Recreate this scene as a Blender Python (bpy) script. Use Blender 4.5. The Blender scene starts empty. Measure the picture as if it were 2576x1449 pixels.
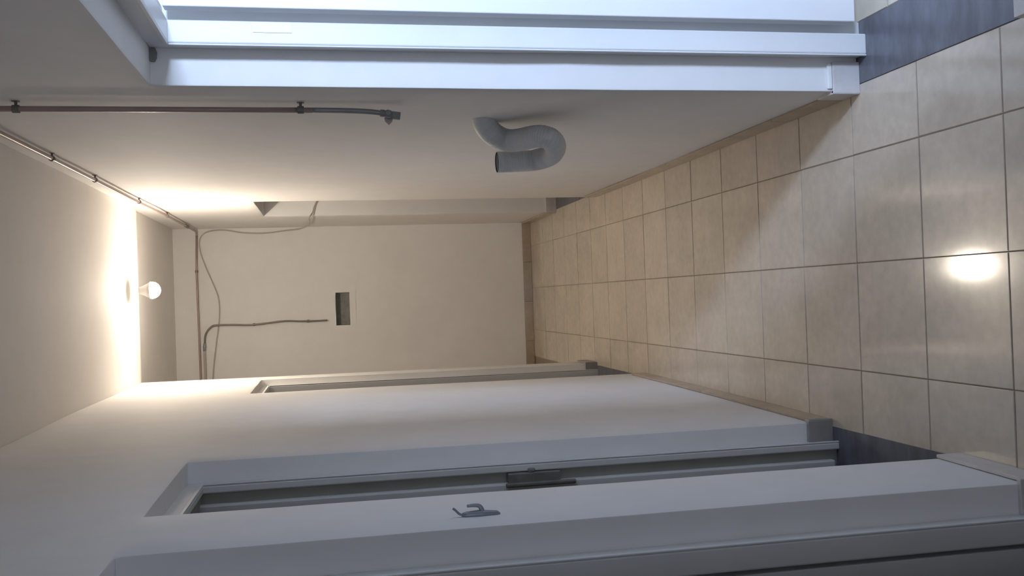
import bpy, bmesh, math, random
from mathutils import Vector, Matrix, noise

# ------------------------------------------------------------------ camera, world, daylight, fill light, exposure
S = bpy.context.scene
COL = S.collection
W_PX, H_PX, F_PX = 2576, 1449, 2392.43
PITCH, YAW, ROLL, CAM_H = .191668, .0096715, .0329229, 1.5947
cp, sp, cy_, sy_ = math.cos(PITCH), math.sin(PITCH), math.cos(YAW), math.sin(YAW)
fwd = Vector((sy_*cp, cy_*cp, -sp)); rgt = Vector((cy_, -sy_, 0)); dwn = fwd.cross(rgt)
cr, sr = math.cos(ROLL), math.sin(ROLL)
r0 = cr*rgt + sr*dwn; r1 = -sr*rgt + cr*dwn
# the phone was held on its side: picture right = room down, picture up = room right
cam_d = bpy.data.cameras.new('camera'); cam = bpy.data.objects.new('camera', cam_d); COL.objects.link(cam)
m = Matrix.Identity(4)
for i in range(3):
    m[i][0] = r1[i]; m[i][1] = r0[i]; m[i][2] = -fwd[i]
m[2][3] = CAM_H
cam.matrix_world = m
cam_d.sensor_fit = 'HORIZONTAL'; cam_d.sensor_width = 36; cam_d.lens = F_PX*36/W_PX
cam_d.clip_start = .02
S.camera = cam

wd = bpy.data.worlds.new('world'); S.world = wd; wd.use_nodes = True
wb = wd.node_tree.nodes['Background']
wb.inputs[0].default_value = (.62, .76, 1, 1); wb.inputs[1].default_value = 1.0

# daylight falling through the high window of the side room
DAY = bpy.data.lights.new('window_daylight', 'AREA'); DAY.shape = 'RECTANGLE'
DAY.size, DAY.size_y = .56, .86; DAY.energy = 215; DAY.color = (.53, .69, 1)
day = bpy.data.objects.new('window_daylight', DAY); COL.objects.link(day)
day.location = (2.16, -.51, 2.05); day.rotation_euler = (math.radians(90), 0, 0)
# weak fill light added behind the viewer, outside an added window
BACK = bpy.data.lights.new('back_fill', 'AREA'); BACK.shape = 'RECTANGLE'
BACK.size, BACK.size_y = .66, 1.1; BACK.energy = 11; BACK.color = (.72, .82, 1)
back = bpy.data.objects.new('back_fill', BACK); COL.objects.link(back)
back.location = (.05, -2.02, 1.55); back.rotation_euler = (math.radians(90), 0, 0)
S.view_settings.view_transform = 'Standard'; S.view_settings.look = 'None'
S.view_settings.gamma = 1; S.view_settings.use_curve_mapping = False
S.view_settings.exposure = 0.12
BULB_STRENGTH = 425

# ------------------------------------------------------------------ helpers
random.seed(4)
MATS = {}
def mat(name, base, rough=.6, var=.05, scale=3.0, var2=0, scale2=25, bump=0, bscale=60, metal=0, spec=.5, emit=None, coat=0, rand=0, streak=None):
    if name in MATS: return MATS[name]
    M = bpy.data.materials.new(name); M.use_nodes = True; MATS[name] = M
    n, l = M.node_tree.nodes, M.node_tree.links; b = n['Principled BSDF']
    b.inputs['Roughness'].default_value = rough; b.inputs['Metallic'].default_value = metal
    b.inputs['Specular IOR Level'].default_value = spec; b.inputs['Coat Weight'].default_value = coat
    b.inputs['Coat Roughness'].default_value = .06
    tc = n.new('ShaderNodeTexCoord'); src = tc.outputs['Object']
    if streak:
        mp = n.new('ShaderNodeMapping'); mp.inputs['Scale'].default_value = streak; l.new(src, mp.inputs[0]); src = mp.outputs[0]
    geo = n.new('ShaderNodeNewGeometry'); pos = geo.outputs['Position'] if not streak else src
    tx = n.new('ShaderNodeTexNoise'); tx.inputs['Scale'].default_value = scale; tx.inputs['Detail'].default_value = 5
    l.new(pos, tx.inputs['Vector'])
    mr = n.new('ShaderNodeMapRange'); mr.inputs[1].default_value = .3; mr.inputs[2].default_value = .7
    mr.inputs[3].default_value = 1-var; mr.inputs[4].default_value = 1+var; l.new(tx.outputs[0], mr.inputs[0])
    fac = mr.outputs[0]
    if var2:
        t2 = n.new('ShaderNodeTexNoise'); t2.inputs['Scale'].default_value = scale2; t2.inputs['Detail'].default_value = 3
        l.new(pos, t2.inputs['Vector'])
        m2 = n.new('ShaderNodeMapRange'); m2.inputs[1].default_value = .3; m2.inputs[2].default_value = .7
        m2.inputs[3].default_value = 1-var2; m2.inputs[4].default_value = 1+var2; l.new(t2.outputs[0], m2.inputs[0])
        mu = n.new('ShaderNodeMath'); mu.operation = 'MULTIPLY'; l.new(fac, mu.inputs[0]); l.new(m2.outputs[0], mu.inputs[1]); fac = mu.outputs[0]
    if rand:
        oi = n.new('ShaderNodeObjectInfo'); m3 = n.new('ShaderNodeMapRange'); m3.inputs[3].default_value = 1-rand; m3.inputs[4].default_value = 1+rand
        l.new(oi.outputs['Random'], m3.inputs[0]); mu = n.new('ShaderNodeMath'); mu.operation = 'MULTIPLY'
        l.new(fac, mu.inputs[0]); l.new(m3.outputs[0], mu.inputs[1]); fac = mu.outputs[0]
    vm = n.new('ShaderNodeVectorMath'); vm.operation = 'SCALE'; vm.inputs[0].default_value = base[:3]; l.new(fac, vm.inputs['Scale'])
    l.new(vm.outputs[0], b.inputs['Base Color'])
    if bump:
        t3 = n.new('ShaderNodeTexNoise'); t3.inputs['Scale'].default_value = bscale; t3.inputs['Detail'].default_value = 4
        l.new(geo.outputs['Position'], t3.inputs['Vector'])
        bp = n.new('ShaderNodeBump'); bp.inputs['Strength'].default_value = bump; bp.inputs['Distance'].default_value = .004
        l.new(t3.outputs[0], bp.inputs['Height']); l.new(bp.outputs[0], b.inputs['Normal'])
    if emit:
        b.inputs['Emission Color'].default_value = emit[0]+(1,); b.inputs['Emission Strength'].default_value = emit[1]
    return M

PAINT = mat('white_wall_paint', (.84, .82, .80), .75, .025, 2.0, .015, 12, bump=.10, bscale=18)
CEILP = mat('ceiling_paint', (.90, .86, .82), .8, .02, 2.0, .01, 14, bump=.08, bscale=20)
WOODP = mat('white_gloss_paint', (.76, .76, .75), .38, .03, 4, bump=.08, bscale=40)
LEAFP = mat('white_door_paint', (.80, .80, .80), .4, .02, 3)
GREENGREY = mat('dull_green_grey', (.42, .42, .37), .55, .05, 4)  # darker and greener than the rest of the door frame
TILE = mat('beige_floor_tile', (.62, .54, .435), .11, .07, 6, .06, 30, spec=.5, coat=.25, rand=.05)
SKIRT = mat('brown_skirting_tile', (.42, .335, .25), .2, .08, 8, .05, 40, rand=.06)
SKIRTW = mat('painted_plinth_tile', (.62, .58, .56), .4, .06, 9, .04, 40)
SKIRTG = mat('grey_plinth_tile', (.33, .315, .295), .4, .08, 9, .05, 40)
GROUT = mat('brown_grout', (.27, .215, .165), .8, .1, 15)
MARBLE = mat('dark_grey_marble', (.142, .142, .166), .28, .25, 5, .14, 16, streak=(1, 3.2, 1))
COPPER = mat('brown_copper_pipe', (.40, .30, .275), .32, .08, 10, metal=.12)
CLIP = mat('dark_pipe_clip', (.19, .17, .155), .5, .1, 20, metal=.3)
STEEL = mat('dull_grey_pipe', (.23, .21, .19), .4, .1, 12, metal=.4)
VALVE = mat('valve_metal', (.30, .30, .30), .4, .1, 20, metal=.3)
LEVER = mat('faded_pink_lever', (.48, .37, .355), .5, .1, 20)
CABLE = mat('beige_cable', (.52, .455, .40), .5, .05, 20)
DUCT = mat('grey_flexible_duct', (.66, .67, .67), .5, .06, 14, metal=.15, bump=.1, bscale=70)
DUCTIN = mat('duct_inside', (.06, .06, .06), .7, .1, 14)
IRON = mat('dark_lock_metal', (.26, .248, .235), .45, .15, 25, metal=.4)
HOOKM = mat('grey_hook_metal', (.30, .31, .36), .4, .1, 25, metal=.3)
DARKHOLE = mat('dark_recess', (.26, .26, .24), .8, .18, 25)
HINGEM = mat('painted_hinge', (.50, .50, .50), .4, .06, 30)
CERAM = mat('lamp_holder', (.55, .53, .50), .35, .03, 20)
BULB = mat('lit_bulb', (1, .95, .85), .4, 0, 1, emit=((1, .88, .725), BULB_STRENGTH))
GLASS = bpy.data.materials.new('window_glass'); GLASS.use_nodes = True
_n, _l = GLASS.node_tree.nodes, GLASS.node_tree.links
_t = _n.new('ShaderNodeBsdfTransparent'); _gl = _n.new('ShaderNodeBsdfGlossy'); _gl.inputs['Roughness'].default_value = .02
_fr = _n.new('ShaderNodeFresnel'); _fr.inputs[0].default_value = 1.45; _mx = _n.new('ShaderNodeMixShader')
_l.new(_fr.outputs[0], _mx.inputs[0]); _l.new(_t.outputs[0], _mx.inputs[1]); _l.new(_gl.outputs[0], _mx.inputs[2]); _l.new(_mx.outputs[0], _n['Material Output'].inputs[0])
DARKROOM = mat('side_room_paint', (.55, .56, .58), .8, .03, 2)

class MB:
    def __init__(s): s.v = []; s.f = []
    def quad_box(s, pts8):
        o = len(s.v); s.v += [tuple(p) for p in pts8]
        s.f += [tuple(o+i for i in q) for q in ((0,3,2,1),(4,5,6,7),(0,1,5,4),(1,2,6,5),(2,3,7,6),(3,0,4,7))]; return s
    def box(s, x0, x1, y0, y1, z0, z1):
        return s.quad_box([(x0,y0,z0),(x1,y0,z0),(x1,y1,z0),(x0,y1,z0),(x0,y0,z1),(x1,y0,z1),(x1,y1,z1),(x0,y1,z1)])
    def tube(s, path, r, n=12, cap=True):
        P = [Vector(p) for p in path]; rings = []; k = len(P)
        t0 = (P[1]-P[0]).normalized(); a = Vector((0,0,1)) if abs(t0.z) < .9 else Vector((1,0,0))
        u = t0.cross(a).normalized()
        for i in range(k):
            t = (P[min(i+1,k-1)]-P[max(i-1,0)]).normalized()
            u = (u - t*u.dot(t)).normalized(); w = t.cross(u)
            rr = r[i] if isinstance(r, (list, tuple)) else r
            rings.append(len(s.v))
            for j in range(n):
                an = 2*math.pi*j/n; s.v.append(tuple(P[i]+u*(rr*math.cos(an))+w*(rr*math.sin(an))))
        for i in range(k-1):
            for j in range(n):
                a0, a1 = rings[i]+j, rings[i]+(j+1)%n; b0, b1 = rings[i+1]+j, rings[i+1]+(j+1)%n
                s.f.append((a0, a1, b1, b0))
        if cap:
            s.f.append(tuple(rings[0]+j for j in reversed(range(n)))); s.f.append(tuple(rings[-1]+j for j in range(n)))
        return s
    def lathe(s, prof, c, n=24):   # prof: (r, z) pairs about a vertical axis through c
        return s.tube([(c[0], c[1], c[2]+z) for _, z in prof], [max(r, 1e-4) for r, _ in prof], n)
    def build(s, name, material, parent=None, smooth=False, bevel=0, seg=2):
        me = bpy.data.meshes.new(name); me.from_pydata(s.v, [], s.f); me.validate()
        bm = bmesh.new(); bm.from_mesh(me); bmesh.ops.recalc_face_normals(bm, faces=bm.faces)
        if bevel:
            es = [e for e in bm.edges if len(e.link_faces) == 2 and e.calc_face_angle(0) > .6]
            bmesh.ops.bevel(bm, geom=es, offset=bevel, segments=seg, affect='EDGES', profile=.5, clamp_overlap=True)
        bm.to_mesh(me); bm.free()
        if smooth: me.polygons.foreach_set('use_smooth', [True]*len(me.polygons))
        me.materials.append(material)
        o = bpy.data.objects.new(name, me); COL.objects.link(o)
        if parent: o.parent = parent
        return o
def tag(o, label, cat, group=None, kind=None):
    o['label'] = label; o['category'] = cat
    if group: o['group'] = group
    if kind: o['kind'] = kind
    return o
def empty(name, loc=(0,0,0)):
    o = bpy.data.objects.new(name, None); COL.objects.link(o); o.location = loc; o.empty_display_size = .05; return o
def put(o, root):          # meshes are modelled in room coordinates; keep them there under a placed root
    o.parent = root; o.matrix_parent_inverse = Matrix.Translation(-Vector(root.location)); return o
def lerp_fn(pts):
    def f(y):
        if y <= pts[0][0]: return pts[0][1]
        for (a, va), (b, vb) in zip(pts, pts[1:]):
            if y <= b: return va+(vb-va)*(y-a)/(b-a)
        return pts[-1][1]
    return f
def catmull(P, n=8):
    P = [Vector(p) for p in P]; Q = [P[0]*2-P[1]]+P+[P[-1]*2-P[-2]]; out = []
    for i in range(1, len(Q)-2):
        for k in range(n):
            t = k/n; a, b, c, d = Q[i-1:i+3]
            out.append(.5*((2*b)+(c-a)*t+(2*a-5*b+4*c-d)*t*t+(-a+3*b-3*c+d)*t**3))
    out.append(P[-1]); return out

# ------------------------------------------------------------------ room dimensions
ZC, ZC2 = 2.665, 2.705                # corridor ceiling, ceiling of the cross passage
YB, YS, YE = -1.8, 5.80, 7.37         # back of corridor, start of passage, end wall
XR = lerp_fn([(-2, .583), (5.0, .585), (5.9, .592), (7.5, .586)])
XL = lerp_fn([(-2, -.470), (1.9, -.4585), (2.83, -.441), (4.2, -.425), (5.9, -.420)])
TH = .205
HOLES_R = [(1.72, 2.615, 2.032), (5.56, 6.49, 1.99)]
HOLES_L = [(1.08, 1.893, 2.0), (2.205, 2.852, 2.005), (4.775, 5.595, 1.978)]

def grid_wall(name, xf, xb, y0, y1, z1, holes, material, step=.09, rough=.0022, y_end_jit=True):
    ys = {y0, y1}; zs = {0, z1}
    for a, b, h in holes: ys |= {a, b}; zs.add(h)
    def refine(vals):
        v = sorted(vals); out = []
        for a, b in zip(v, v[1:]):
            k = max(1, round((b-a)/step)); out += [a+(b-a)*i/k for i in range(k)]
        return out+[v[-1]]
    ys, zs = refine(ys), refine(zs)
    def solid(i, j):
        if not (0 <= i < len(ys)-1 and 0 <= j < len(zs)-1): return False
        yc, zc = (ys[i]+ys[i+1])/2, (zs[j]+zs[j+1])/2
        return not any(a < yc < b and zc < h for a, b, h in holes)
    bm = bmesh.new(); cache = {}
    def vert(i, j, front):
        k = (i, j, front)
        if k not in cache:
            y, z = ys[i], zs[j]; x = xf(y) if front else xb(y)
            if front: x += .0025*noise.noise(Vector((y*1.3, z*1.1, 3.7)))
            near = [solid(i-1, j-1), solid(i, j-1), solid(i-1, j), solid(i, j)]
            if not all(near) and 0 < j < len(zs)-1:
                y += rough*noise.noise(Vector((y*9+1, z*7.3, 8.1)))*1.6
                z += rough*noise.noise(Vector((y*8.2, z*5.1+4, 1.3)))
            cache[k] = bm.verts.new((x, y, z))
        return cache[k]
    for i in range(len(ys)-1):
        for j in range(len(zs)-1):
            if not solid(i, j): continue
            q = [(i, j), (i+1, j), (i+1, j+1), (i, j+1)]
            bm.faces.new([vert(*p, True) for p in q]); bm.faces.new([vert(*p, False) for p in reversed(q)])
            for (a, b, di, dj) in ((0, 1, 0, -1), (1, 2, 1, 0), (2, 3, 0, 1), (3, 0, -1, 0)):
                if not solid(i+di, j+dj):
                    bm.faces.new([vert(*q[b], True), vert(*q[a], True), vert(*q[a], False), vert(*q[b], False)])
    bmesh.ops.recalc_face_normals(bm, faces=bm.faces)
    es = [e for e in bm.edges if len(e.link_faces) == 2 and e.calc_face_angle(0) > 1.0]
    bmesh.ops.bevel(bm, geom=es, offset=.006, segments=2, affect='EDGES', profile=.5, clamp_overlap=True)
    me = bpy.data.meshes.new(name); bm.to_mesh(me); bm.free(); me.materials.append(material)
    me.polygons.foreach_set('use_smooth', [True]*len(me.polygons))
    try: me.set_sharp_from_angle(angle=math.radians(40))
    except Exception: pass
    o = bpy.data.objects.new(name, me); COL.objects.link(o); return o

wall_right = tag(grid_wall('wall_right', XR, lambda y: XR(y)+TH, YB, YE+.2, ZC2, HOLES_R, PAINT),
                 'white plastered corridor wall carrying the copper pipes and the grey duct', 'wall', kind='structure')
wall_left = tag(grid_wall('wall_left', XL, lambda y: XL(y)-TH, YB, YS, ZC, HOLES_L, PAINT),
                'white plastered corridor wall with three door openings and a coat hook', 'wall', kind='structure')

# end wall with the small dark recess cut into it
def end_wall():
    bm = MB(); y0, y1 = YE, YE+.2
    HX0, HX1, HZ0, HZ1 = -.170, .080, 1.431, 1.537
    xs, zs = [-1.65, HX0, HX1, XR(YE)], [0, HZ0, HZ1, ZC2]
    for i in range(3):
        for j in range(3):
            if i == 1 and j == 1: continue
            bm.box(xs[i], xs[i+1], y0, y1, zs[j], zs[j+1])
    o = bm.build('wall_end', PAINT)
    tag(o, 'plain end wall of the corridor with a small dark recess and pipes near the top', 'wall', kind='structure')
    # recess lining, slightly crooked front edge
    r = MB(); d = .07
    f = [(HX0, 1.4325), (-.02, 1.427), (.03, 1.4235), (HX1, 1.433), (HX1, 1.535), (.02, 1.538), (-.10, 1.5355), (HX0, 1.536)]
    k = len(f); r.v = [(x, YE+.002, z) for x, z in f]+[(x*.98, YE+d, z) for x, z in f]
    r.f = [(i, (i+1) % k, k+(i+1) % k, k+i) for i in range(k)]+[tuple(range(k, 2*k))]
    h = r.build('wall_recess', DARKHOLE, o); h['label'] = 'dark empty box recess in the plaster'
    # raised frame of filler around it
    p = MB()
    for a in ((-.212, HX0, 1.385, 1.552), (HX1, .104, 1.385, 1.552), (HX0, HX1, 1.385, 1.424), (HX0, HX1, 1.5375, 1.552)):
        p.box(a[0], a[1], YE-.003, YE+.001, a[2], a[3])
    q = p.build('filler_patch', PAINT, o); q['label'] = 'slightly raised filler patch round the recess'
    return o
wall_end = end_wall()

def simple(name, label, cat, material, *boxes):
    b = MB()
    for x in boxes: b.box(*x)
    return tag(b.build(name, material), label, cat, kind='structure')
simple('wall_back', 'white wall with an added fill window closing the corridor behind the viewer', 'wall', PAINT, (XL(YB)-TH, -.30, YB-.15, YB, 0, ZC), (.40, XR(YB)+TH, YB-.15, YB, 0, ZC),
       (-.30, .40, YB-.15, YB, 0, .98), (-.30, .40, YB-.15, YB, 2.12, ZC))
def window(name, label, x0, x1, y, z0, z1):
    w = empty(name, ((x0+x1)/2, y, (z0+z1)/2)); tag(w, label, 'window', kind='structure')
    for b_ in ((x0, x0+.04, z0, z1), (x1-.04, x1, z0, z1), (x0+.04, x1-.04, z0, z0+.04), (x0+.04, x1-.04, z1-.04, z1)):
        put(MB().box(b_[0], b_[1], y-.04, y+.03, b_[2], b_[3]).build('window_frame', WOODP, bevel=.004), w)
    put(MB().box(x0+.04, x1-.04, y-.004, y, z0+.04, z1-.04).build('pane', GLASS), w)
window('fill_window', 'white window added for fill light in the wall behind the viewer', -.30, .40, -1.88, .98, 2.12)  # unseen window, added to let fill light into the corridor
simple('wall_passage', 'short partition at the mouth of the cross passage', 'wall', PAINT, (-1.65, XL(5.7)-TH+.001, YS-.19, YS, 0, ZC2))
simple('wall_passage_side', 'far side wall of the cross passage', 'wall', PAINT, (-1.85, -1.65, YS-.19, YE+.2, 0, ZC2))
# side rooms seen only through the door openings
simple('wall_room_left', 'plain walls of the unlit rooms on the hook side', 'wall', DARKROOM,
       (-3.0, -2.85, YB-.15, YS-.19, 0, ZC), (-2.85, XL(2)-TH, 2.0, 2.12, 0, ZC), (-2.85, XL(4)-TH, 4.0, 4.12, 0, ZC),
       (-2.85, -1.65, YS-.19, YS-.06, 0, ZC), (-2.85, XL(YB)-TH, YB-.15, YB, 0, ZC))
simple('wall_room_right', 'walls of the daylit room and of the dark far room beside the corridor', 'wall', PAINT,
       (2.95, 3.1, -.60, YE+.2, 0, ZC2), (XR(3)+TH, 2.95, 3.15, 3.27, 0, ZC2), (XR(7)+TH, 2.95, YE, YE+.2, 0, ZC2),
       (XR(0)+TH, 1.87, -.45, -.30, 0, ZC2), (2.45, 2.95, -.45, -.30, 0, ZC2), (1.87, 2.45, -.45, -.30, 0, 1.61), (1.87, 2.45, -.45, -.30, 2.49, ZC2))
window('window_1', 'small high white window of the daylit side room', 1.87, 2.45, -.38, 1.61, 2.49)

# ceilings: corridor slab is a little lower than the passage slab
c1 = MB().box(-3.0, 3.1, YB-.15, YS, ZC, ZC+.25)
ceil = c1.build('ceiling', CEILP); tag(ceil, 'plain off white corridor ceiling with a single bulb', 'ceiling', kind='structure')
# trim wall tops: the right wall and rooms run up behind the slab edge
c2 = MB().box(-3.0, 3.1, YS, YE+.2, ZC2, ZC2+.21)
tag(c2.build('ceiling_passage', CEILP), 'slightly higher ceiling of the cross passage at the end', 'ceiling', kind='structure')

# ------------------------------------------------------------------ floor: grout bed + single tiles
TS = .33; TX0, TY0 = .397, 1.998; J = .0035
floor = simple('floor', 'beige square tiled corridor floor with brown grout', 'floor', GROUT, (-3.0, 3.1, YB-.15, YE+.2, -.12, -.0022))
def tile_mesh(w, h):
    b = MB().box(-w/2, w/2, -h/2, h/2, -.008, 0)
    me = bpy.data.meshes.new('tile'); me.from_pydata(b.v, [], b.f)
    bm = bmesh.new(); bm.from_mesh(me); bmesh.ops.recalc_face_normals(bm, faces=bm.faces)
    top = [e for e in bm.edges if all(v.co.z > -.001 for v in e.verts)]
    bmesh.ops.bevel(bm, geom=top, offset=.0014, segments=2, affect='EDGES'); bm.to_mesh(me); bm.free()
    me.materials.append(TILE); return me
tile_cache = {}
def add_tile(x0, x1, y0, y1):
    w, h = round(x1-x0-J, 4), round(y1-y0-J, 4)
    if w < .01 or h < .01: return
    if (w, h) not in tile_cache: tile_cache[(w, h)] = tile_mesh(w, h)
    o = bpy.data.objects.new('tile', tile_cache[(w, h)]); COL.objects.link(o); o.parent = floor
    o.location = ((x0+x1)/2, (y0+y1)/2, random.uniform(-.0004, .0004))
    o.rotation_euler = (random.uniform(-.0012, .0012), random.uniform(-.0012, .0012), random.uniform(-.002, .002))
XEND = .606
nrow0 = math.floor((YB-TY0)/TS)
for r in range(nrow0, 17):
    y0, y1 = TY0+r*TS, TY0+(r+1)*TS
    y0c, y1c = max(y0, YB), min(y1, YE)
    if y1c-y0c < .01: continue
    for c in range(-2, 1):
        x0, x1 = TX0-TS+c*TS, TX0+c*TS
        add_tile(max(x0, -.475), x1, y0c, y1c)
    add_tile(TX0, min(TX0+TS, XEND), y0c, y1c)
for r in range(11, 17):
    y0, y1 = max(TY0+r*TS, YS), min(TY0+(r+1)*TS, YE)
    if y1-y0 < .01: continue
    for c in range(-6, -2):
        x0, x1 = TX0-TS+c*TS, TX0+c*TS
        add_tile(max(x0, -1.64), min(x1, TX0-TS-2*TS), y0, y1)
for r in range(-7, 4):                               # floor of the daylit side room behind its door
    for c in range(6):
        add_tile(.79+c*TS, .79+(c+1)*TS, max(TY0+.12+r*TS, -.29), min(TY0+.12+(r+1)*TS, 3.14))

# ------------------------------------------------------------------ skirting
def skirting(name, label, run):
    back = MB(); pieces = []
    for (p, q, mt, n_) in run:
        p, q = Vector((*p, 0)), Vector((*q, 0)); L = (q-p).length; d = (q-p)/L; n = Vector((*n_, 0))
        def slab(a, b, t0, t1, z0, z1, M):
            P, Q = p+d*a, p+d*b
            M.quad_box([P+n*t0+Vector((0,0,z0)), Q+n*t0+Vector((0,0,z0)), Q+n*t1+Vector((0,0,z0)), P+n*t1+Vector((0,0,z0)),
                        P+n*t0+Vector((0,0,z1)), Q+n*t0+Vector((0,0,z1)), Q+n*t1+Vector((0,0,z1)), P+n*t1+Vector((0,0,z1))])
        slab(0, L, -.004, .004, 0, .066, back)
        k = max(1, round(L/.33)); s = 0
        for i in range(k):
            M = MB(); slab(L*i/k+.0012, L*(i+1)/k-.0012, .001, .010, .0005, .070, M); pieces.append((M, mt))
    o = back.build(name, GROUT); tag(o, label, 'skirting', kind='structure')
    for M, mt in pieces: M.build('skirting_tile', mt, o, bevel=.0015, seg=1)
    return o
def along(xf, y0, y1, n_, mt=SKIRT, step=.66):
    out = []; k = max(1, round((y1-y0)/step))
    for i in range(k):
        a, b = y0+(y1-y0)*i/k, y0+(y1-y0)*(i+1)/k
        out.append(((xf(a), a), (xf(b), b), mt, n_))
    return out
skirting('baseboard_right', 'low brown tile skirting under the wall with the duct',
         along(XR, YB, 1.72, (-1, 0)) + along(XR, 2.70, 5.48, (-1, 0)) + along(XR, 6.49, YE, (-1, 0)))
skirting('baseboard_left', 'low brown tile skirting along the wall with the coat hook',
         along(XL, YB, 1.08, (1, 0)) + along(XL, 1.893, 2.205, (1, 0), SKIRTW) + along(XL, 2.852, 4.70, (1, 0)) + along(XL, 5.595, YS, (1, 0), SKIRTG))
skirting('baseboard_end', 'low brown tile skirting at the foot of the end wall', [((-1.6, YE), (XR(YE), YE), SKIRT, (0, -1))])

# ------------------------------------------------------------------ doors
def stepped_frame(side, xa, xw, yr, yf, ynear, z_op, zhead, name, root, mt=WOODP, groove=True):
    """white timber lining: far jamb, near jamb and head. side=+1 right wall, -1 left wall"""
    s = side
    def bx(x0, x1, *r):
        a, b = sorted((s*x0, s*x1)); return (a, b, *r)
    def jamb(y_wall, y_front, nm):
        a, b = sorted((y_wall, y_front)); M = MB().box(*bx(xa, xa+xw, a, b, 0, z_op))
        o = put(M.build(nm, mt, bevel=.004), root)
        if groove:   # small bead along the edge
            e = .011; yy = (y_front, y_front+e) if y_front < y_wall else (y_front-e, y_front)
            put(MB().box(*bx(xa-.005, xa, yy[0], yy[1], 0, zhead)).build('jamb_bead', mt, bevel=.002), root)
        return o
    jamb(yr+.012, yf, 'frame_jamb')
    jamb(ynear-.012, ynear+(yr-yf), 'frame_jamb')
    put(MB().box(*bx(xa, xa+xw, ynear+(yr-yf), yf, zhead, z_op+.012)).build('frame_head', mt, bevel=.004), root)
    put(MB().box(*bx(xa-.005, xa, ynear+(yr-yf)+.011, yf, zhead, zhead+.011)).build('jamb_bead', mt, bevel=.002), root)
def threshold(root, x0, x1, y0, y1):
    o = put(MB().box(min(x0, x1), max(x0, x1), y0, y1, -.02, .001).build('threshold', MARBLE, bevel=.001, seg=1), root); o['label'] = 'dark grey streaked marble threshold'
def hinge(root, x, y, z, mt=HINGEM, r=.0075, h=.09):
    M = MB()
    for k in range(3): M.lathe([(0, 0), (r, 0), (r, h/3-.002), (0, h/3-.002)], (x, y, z-h/2+k*h/3), 12)
    M.build('hinge', mt, root)

# door_1: open white door to the daylit room
d1 = empty('door_1', (.70, 2.26, 0)); tag(d1, 'open white door of the daylit room with painted hinges and grey threshold', 'door', kind='structure')
stepped_frame(1, .685, .061, 2.615, 2.562, 1.72, 2.032, 1.977, 'd1', d1)
put(MB().box(.746, .79, 2.598, 2.628, 0, 2.0).build('frame_rebate', WOODP, bevel=.002), d1)
put(MB().box(.746, .79, 1.71, 2.60, 1.995, 2.04).build('frame_rebate', WOODP, bevel=.002), d1)
leaf = put(MB().box(.772, 1.45, 2.535, 2.575, .050, 1.985).build('door_leaf', LEAFP, bevel=.003), d1)
for z in (1.715, 1.01, .325):
    hinge(leaf, .7615, 2.560, z, HINGEM)
put(MB().box(.716, .7425, 2.5606, 2.5625, 1.665, 1.765).build('hinge_plate', LEAFP), d1)
threshold(d1, .606, .79, 1.72, 2.615)
# plinth tiles in the reveal
put(MB().box(.577, .672, 2.604, 2.617, 0, .088).build('plinth_tile', SKIRTW, bevel=.002), d1)
put(MB().box(.575, .586, 2.605, 2.70, 0, .088).build('plinth_tile', SKIRTW, bevel=.002), d1)
put(MB().box(.590, .668, 2.607, 2.617, .088, .104).build('plaster_lip', PAINT, bevel=.004), d1)
put(MB().box(.577, .672, 1.718, 1.842, 0, .088).build('plinth_tile', SKIRTW, bevel=.002), d1)
# ragged hole in the corner of soffit and reveal
hb = MB(); k = 9
ring = [(.668+.021*math.cos(a)*random.uniform(.75, 1.1), 2.6125, 2.024+.014*math.sin(a)*random.uniform(.8, 1.1)) for a in [2*math.pi*i/k for i in range(k)]]
hb.v = ring+[(x, y-.004, z) for x, y, z in ring]; hb.f = [tuple(range(k)), tuple(range(k, 2*k))]+[(i, (i+1) % k, k+(i+1) % k, k+i) for i in range(k)]
o = put(hb.build('plaster_hole', DARKHOLE), d1); o['label'] = 'dark ragged gap in the plaster corner'

# door_2: far opening on the duct side
d2 = empty('door_2', (.69, 6.0, 0)); tag(d2, 'far door opening beside the end wall on the duct side', 'door', kind='structure')
stepped_frame(1, .715, .06, 6.49, 6.445, 5.56, 1.99, 1.945, 'd2', d2)
threshold(d2, .606, .79, 5.86, 6.49)
put(MB().box(.582, .70, 6.478, 6.492, 0, .075).build('plinth_tile', SKIRTW, bevel=.002), d2)

# door_3: nearest opening on the hook side, leaf swung into a dark room
d3 = empty('door_3', (-.55, 1.49, 0)); tag(d3, 'white door swung into an unlit room beside the coat hook pier', 'door', kind='structure')
stepped_frame(-1, .528, .052, 1.893, 1.838, 1.08, 2.0, 1.945, 'd3', d3)
put(MB().box(-.66, -.62, 1.872, 1.90, 0, 1.985).build('frame_rebate', WOODP, bevel=.002), d3)
put(MB().box(-.5945, -.580, 1.88, 1.90, 0, 1.98).build('frame_rebate', DARKHOLE), d3)  # dark strip: the shade of the hinge gap put into its colour
leaf3 = put(MB().box(-1.30, -.5915, 1.8475, 1.884, .02, 1.975).build('door_leaf', LEAFP, bevel=.003), d3)
for z in (1.72, 1.0, .29): hinge(leaf3, -.5845, 1.8425, z-.01, HINGEM, .0085)
threshold(d3, -.47, -.665, 1.08, 1.893)
put(MB().box(-.535, -.448, 1.882, 1.895, 0, .085).build('plinth_tile', SKIRTW, bevel=.002), d3)
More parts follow.
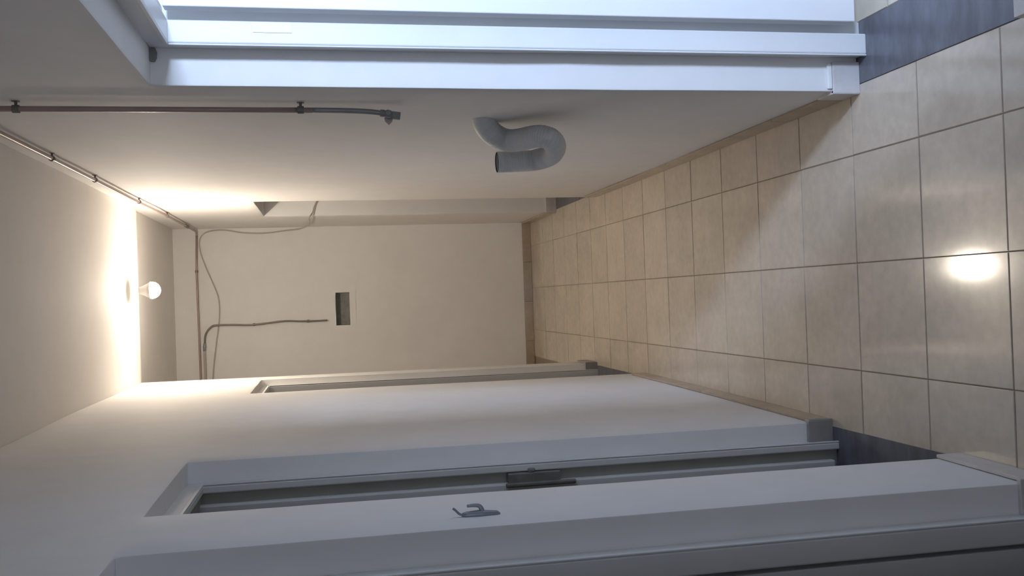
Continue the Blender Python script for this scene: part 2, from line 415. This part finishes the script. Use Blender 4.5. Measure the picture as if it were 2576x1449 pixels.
# door_4: middle opening on the hook side with the rim lock keeper
d4 = empty('door_4', (-.54, 2.55, 0)); tag(d4, 'middle white door frame with a dark rim lock keeper on its jamb', 'door', kind='structure')
stepped_frame(-1, .502, .022, 2.852, 2.800, 2.205, 2.005, 1.955, 'd4', d4)
put(MB().box(-.600, -.524, 2.818, 2.862, 0, 2.0).build('frame_rebate', GREENGREY, bevel=.002), d4)
put(MB().box(-.600, -.524, 2.235, 2.84, 1.965, 2.01).build('frame_rebate', GREENGREY, bevel=.002), d4)
put(MB().box(-.648, -.5555, 2.792, 2.819, .02, 1.972).build('frame_casing', WOODP, bevel=.005), d4)
lk = put(MB().box(-.556, -.5255, 2.786, 2.819, .925, 1.085).build('lock_keeper', IRON, bevel=.003), d4); lk['label'] = 'dark metal rim lock keeper'
b = MB().box(-.566, -.553, 2.779, 2.792, .878, 1.093); o = b.build('keeper_plate', IRON, lk, bevel=.004)
o = MB().box(-.5265, -.513, 2.786, 2.800, 1.002, 1.024).build('keeper_latch', IRON, lk, bevel=.004)
threshold(d4, -.455, -.646, 2.205, 2.852)
put(MB().box(-.503, -.434, 2.838, 2.853, 0, .085).build('plinth_tile', SKIRTG, bevel=.002), d4)
put(MB().box(-.441, -.430, 2.84, 2.87, 0, .0815).build('plinth_tile', SKIRTG, bevel=.002), d4)
# door_5: far opening on the hook side
d5 = empty('door_5', (-.52, 5.19, 0)); tag(d5, 'far white door frame close to the cross passage', 'door', kind='structure')
stepped_frame(-1, .458, .05, 5.595, 5.555, 4.775, 1.978, 1.935, 'd5', d5)
threshold(d5, -.432, -.625, 4.80, 5.595)
put(MB().box(-.46, -.412, 5.581, 5.597, 0, .075).build('plinth_tile', SKIRTG, bevel=.002), d5)

# ------------------------------------------------------------------ copper pipe with gas valve
def clip(root, p, n, axis, mt=CLIP, r=.0075, reach=.025):
    p, n, axis = Vector(p), Vector(n), Vector(axis)
    M = MB().tube([p-axis*.009, p+axis*.009], r+.0035, 14)
    M.tube([p-n*r, p-n*reach], .0042, 8)
    M.tube([p-n*(reach-.005), p-n*reach], .011, 10)
    return put(M.build('pipe_clip', mt, smooth=False), root)
cpipe = empty('copper_pipe', (.56, 2.81, 1.40))
tag(cpipe, 'brown copper pipe running under the ceiling and down to a small gas valve', 'pipe')
XP = .562
xp = lambda y: XR(y)-.021
zp = lerp_fn([(2.6, 2.585), (3.7, 2.566), (5.25, 2.547), (7.345, 2.532)])
ye = YE-.021
run = [(xp(y), y, zp(y)) for y in (-1.0, 1.0, 2.81, 3.7, 4.4, 5.2, 6.0, 6.6, 7.2)]
arc = [(xp(ye)-.03*(1-math.cos(a)), ye-.03+.03*math.sin(a), zp(ye)) for a in [math.pi/2*i/6 for i in range(7)]]
put(MB().tube(run+arc, .0078, 14).build('pipe_run', COPPER, smooth=True), cpipe)
put(MB().tube([arc[-1], (.27, ye, 2.540), (-.2, ye, 2.536), (-.55, ye, 2.534), (-1.6, ye, 2.53)], .0078, 14).build('pipe_run', COPPER, smooth=True), cpipe)
yd = 2.812
drop = [(xp(yd), yd, zp(yd)), (xp(yd), yd, 2.3), (xp(yd), yd+.004, 1.9), (xp(yd), yd+.006, 1.62)]
put(MB().tube(drop, .0078, 14).build('pipe_drop', COPPER, smooth=True), cpipe)
low = catmull([(xp(yd), yd+.006, 1.62), (xp(yd), yd+.008, 1.56), (xp(yd)-.001, yd+.010, 1.50), (xp(yd)-.003, yd+.013, 1.45), (xp(yd)-.007, yd+.014, 1.415)], 5)
put(MB().tube(low, .0078, 14).build('pipe_end', VALVE, smooth=True), cpipe)
for z in (2.418, 1.654): clip(cpipe, (xp(yd), yd+.003, z), (-1, 0, 0), (0, 0, 1))
for y in (3.72, 4.34, 5.25, 6.10): clip(cpipe, (xp(y), y, zp(y)), (-1, 0, 0), (0, 1, 0))
put(MB().tube([(xp(6.82), 6.82, zp(6.82)), (xp(6.94), 6.94, zp(6.94))], .0115, 14).build('pipe_socket', CLIP), cpipe)
clip(cpipe, (.27, ye, 2.540), (0, -1, 0), (1, 0, 0), STEEL)
# valve: hexagon nut, ball body, outlet nut, butterfly lever
vx, vy = xp(yd)-.0075, yd+.014
V = MB().tube([(vx+.001, vy, 1.425), (vx, vy, 1.412)], .0115, 6).tube([(vx, vy, 1.412), (vx-.001, vy, 1.404), (vx-.003, vy, 1.396), (vx-.005, vy, 1.388)], [.009, .013, .0125, .009], 14).tube([(vx-.005, vy, 1.390), (vx-.008, vy, 1.366)], .0125, 6)
vb = put(V.build('valve', VALVE), cpipe)
st = MB().tube([(vx-.002, vy-.018, 1.402), (vx-.003, vy, 1.400), (vx-.012, vy+.012, 1.400)], .0065, 10)
st.build('valve_stem', VALVE, vb)
lv = MB(); q = [(-.013, 0), (-.010, .012), (0, .022), (.010, .012), (.013, 0), (.006, -.005), (-.006, -.005)]
lv.v = [(vx-.011-b_, vy+.010+sgn*.003, 1.400+a_) for sgn in (-1, 1) for a_, b_ in q]; n7 = len(q)
lv.f = [tuple(range(n7)), tuple(range(n7, 2*n7))]+[(i, (i+1) % n7, n7+(i+1) % n7, n7+i) for i in range(n7)]
lv.build('valve_lever', LEVER, vb)

# grey pipe on the end wall
gp = empty('grey_pipe', (-.13, YE-.02, 1.6)); tag(gp, 'thin grey pipe bending down the end wall towards the dark recess', 'pipe')
yg = YE-.024
hor = [(-1.6, yg, 2.498), (-.60, yg, 2.501), (-.37, yg, 2.502)]
put(MB().tube(hor+[(-.30, yg, 2.501)], .0085, 12).build('pipe_run', CABLE, smooth=True), gp)
put(MB().tube([(-.325, yg, 2.502), (-.29, yg, 2.500), (-.262, yg, 2.498)], [.008, .012, .009], 12).build('pipe_socket', HOOKM, smooth=True), gp)
bend = catmull([(-.262, yg, 2.498), (-.215, yg, 2.494), (-.175, yg, 2.478), (-.142, yg, 2.445), (-.133, yg, 2.41), (-.134, yg, 2.30), (-.140, yg, 2.18), (-.133, yg, 2.06), (-.121, yg, 1.92), (-.127, yg, 1.80), (-.129, yg, 1.70), (-.127, yg, 1.605)], 5)
put(MB().tube(bend, .0068, 12).build('pipe_drop', STEEL, smooth=True), gp)
for z, x in ((2.14, -.1385), (1.745, -.128)): clip(gp, (x, yg, z), (0, -1, 0), (0, 0, 1), STEEL, .0068, .024)

# loose cable
cw = [(.76, 6.475, 1.58), (.70, 6.476, 1.635), (.655, 6.477, 1.662), (.610, 6.476, 1.676), (.575, 6.475, 1.700), (.572, 6.70, 1.700), (.571, 7.00, 1.715), (.566, 7.30, 1.78),
      (.558, YE-.012, 1.90), (.543, YE-.011, 2.05), (.549, YE-.011, 2.20), (.572, YE-.012, 2.34), (.560, YE-.011, 2.458), (.505, YE-.011, 2.512), (.41, YE-.011, 2.508), (.30, YE-.011, 2.475),
      (.19, YE-.011, 2.432), (.07, YE-.011, 2.392), (-.05, YE-.011, 2.388), (-.16, YE-.011, 2.400), (-.285, YE-.011, 2.420), (-.535, YE-.011, 2.450), (-1.2, YE-.011, 2.49)]
cb = MB().tube(catmull(cw, 7), .0042, 8).build('electric_cable', CABLE, smooth=True)
tag(cb, 'thin loose beige cable looping over the end wall from the far door', 'cable')

# ------------------------------------------------------------------ flexible duct
dp = [(.650, 3.035, 1.090), (.604, 3.060, 1.080), (.572, 3.088, 1.066), (.547, 3.112, 1.040), (.531, 3.118, 1.008), (.521, 3.105, .978), (.519, 3.060, .945), (.518, 3.005, .912), (.508, 2.985, .876),
      (.490, 3.035, .845), (.475, 3.120, .842), (.467, 3.175, .878), (.464, 3.185, .925), (.462, 3.185, .975), (.461, 3.185, 1.014)]
dpp = catmull(dp, 14)
dpp = catmull(dpp[::7], 16)
ND = len(dpp)
rad = [.0385-.0030*min(1, i/(.6*ND))+.0011*math.sin(i*math.pi/2) for i in range(ND)]
du = empty('flexible_duct', (.585, 3.08, 1.08)); tag(du, 'grey flexible ribbed duct curling out of the wall with an open end', 'duct')
put(MB().tube(dpp, rad, 28, cap=False).build('duct_hose', DUCT, smooth=True), du)
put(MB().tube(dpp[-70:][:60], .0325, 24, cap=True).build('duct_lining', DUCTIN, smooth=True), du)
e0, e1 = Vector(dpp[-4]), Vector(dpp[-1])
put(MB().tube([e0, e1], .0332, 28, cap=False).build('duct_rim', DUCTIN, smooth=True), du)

# ------------------------------------------------------------------ coat hook on the pier
hk = empty('coat_hook', (-.452, 1.985, 1.295)); tag(hk, 'small grey double coat hook on the white pier', 'hook')
hx = XL(1.985)
pl = MB().tube([(hx+.001, 1.985, 1.252), (hx+.002, 1.985, 1.258), (hx+.003, 1.985, 1.295), (hx+.003, 1.985, 1.325), (hx+.004, 1.985, 1.333)], [.002, .006, .009, .007, .004], 10)
put(pl.build('hook_plate', HOOKM, smooth=True), hk)
put(MB().tube(catmull([(hx+.002, 1.985, 1.325), (hx+.006, 1.985, 1.338), (hx+.014, 1.985, 1.346), (hx+.019, 1.985, 1.352)], 4), .0026, 8).build('upper_prong', HOOKM, smooth=True), hk)
put(MB().tube(catmull([(hx+.002, 1.985, 1.290), (hx+.012, 1.985, 1.291), (hx+.020, 1.985, 1.296), (hx+.022, 1.985, 1.308), (hx+.0215, 1.985, 1.322)], 5), [.006-.00015*i for i in range(21)], 8).build('lower_prong', HOOKM, smooth=True), hk)

# ------------------------------------------------------------------ ceiling bulb
lamp = empty('ceiling_bulb', (.106, 5.505, ZC)); tag(lamp, 'lit bare bulb in a white holder on the corridor ceiling', 'lamp')
lx, ly = .106, 5.505
put(MB().lathe([(.0, -.012), (.030, -.012), (.042, -.004), (.042, 0)], (lx, ly, ZC), 28).build('ceiling_rose', CERAM, smooth=False), lamp)
put(MB().lathe([(.0, -.062), (.018, -.062), (.020, -.055), (.020, -.028), (.026, -.012), (.026, -.008)], (lx, ly, ZC), 24).build('lamp_holder', CERAM, smooth=True), lamp)
GR, GZ = .046, -.124                       # globe radius, centre below the ceiling
A = [math.pi*i/20 for i in range(21)]
low = [(max(GR*math.sin(a), 1e-4), GZ-GR*math.cos(a)) for a in A if a <= 1.76]
put(MB().lathe(low, (lx, ly, ZC), 32).build('bulb', BULB, smooth=True), lamp)
top = [(r+.0006, z) for r, z in [low[-1]]]+[(.034, -.094), (.026, -.080), (.021, -.066), (.019, -.058)]
put(MB().lathe(top, (lx, ly, ZC), 32).build('added_bulb_collar', CERAM, smooth=True), lamp)  # opaque collar added to cut the light going up to the ceiling
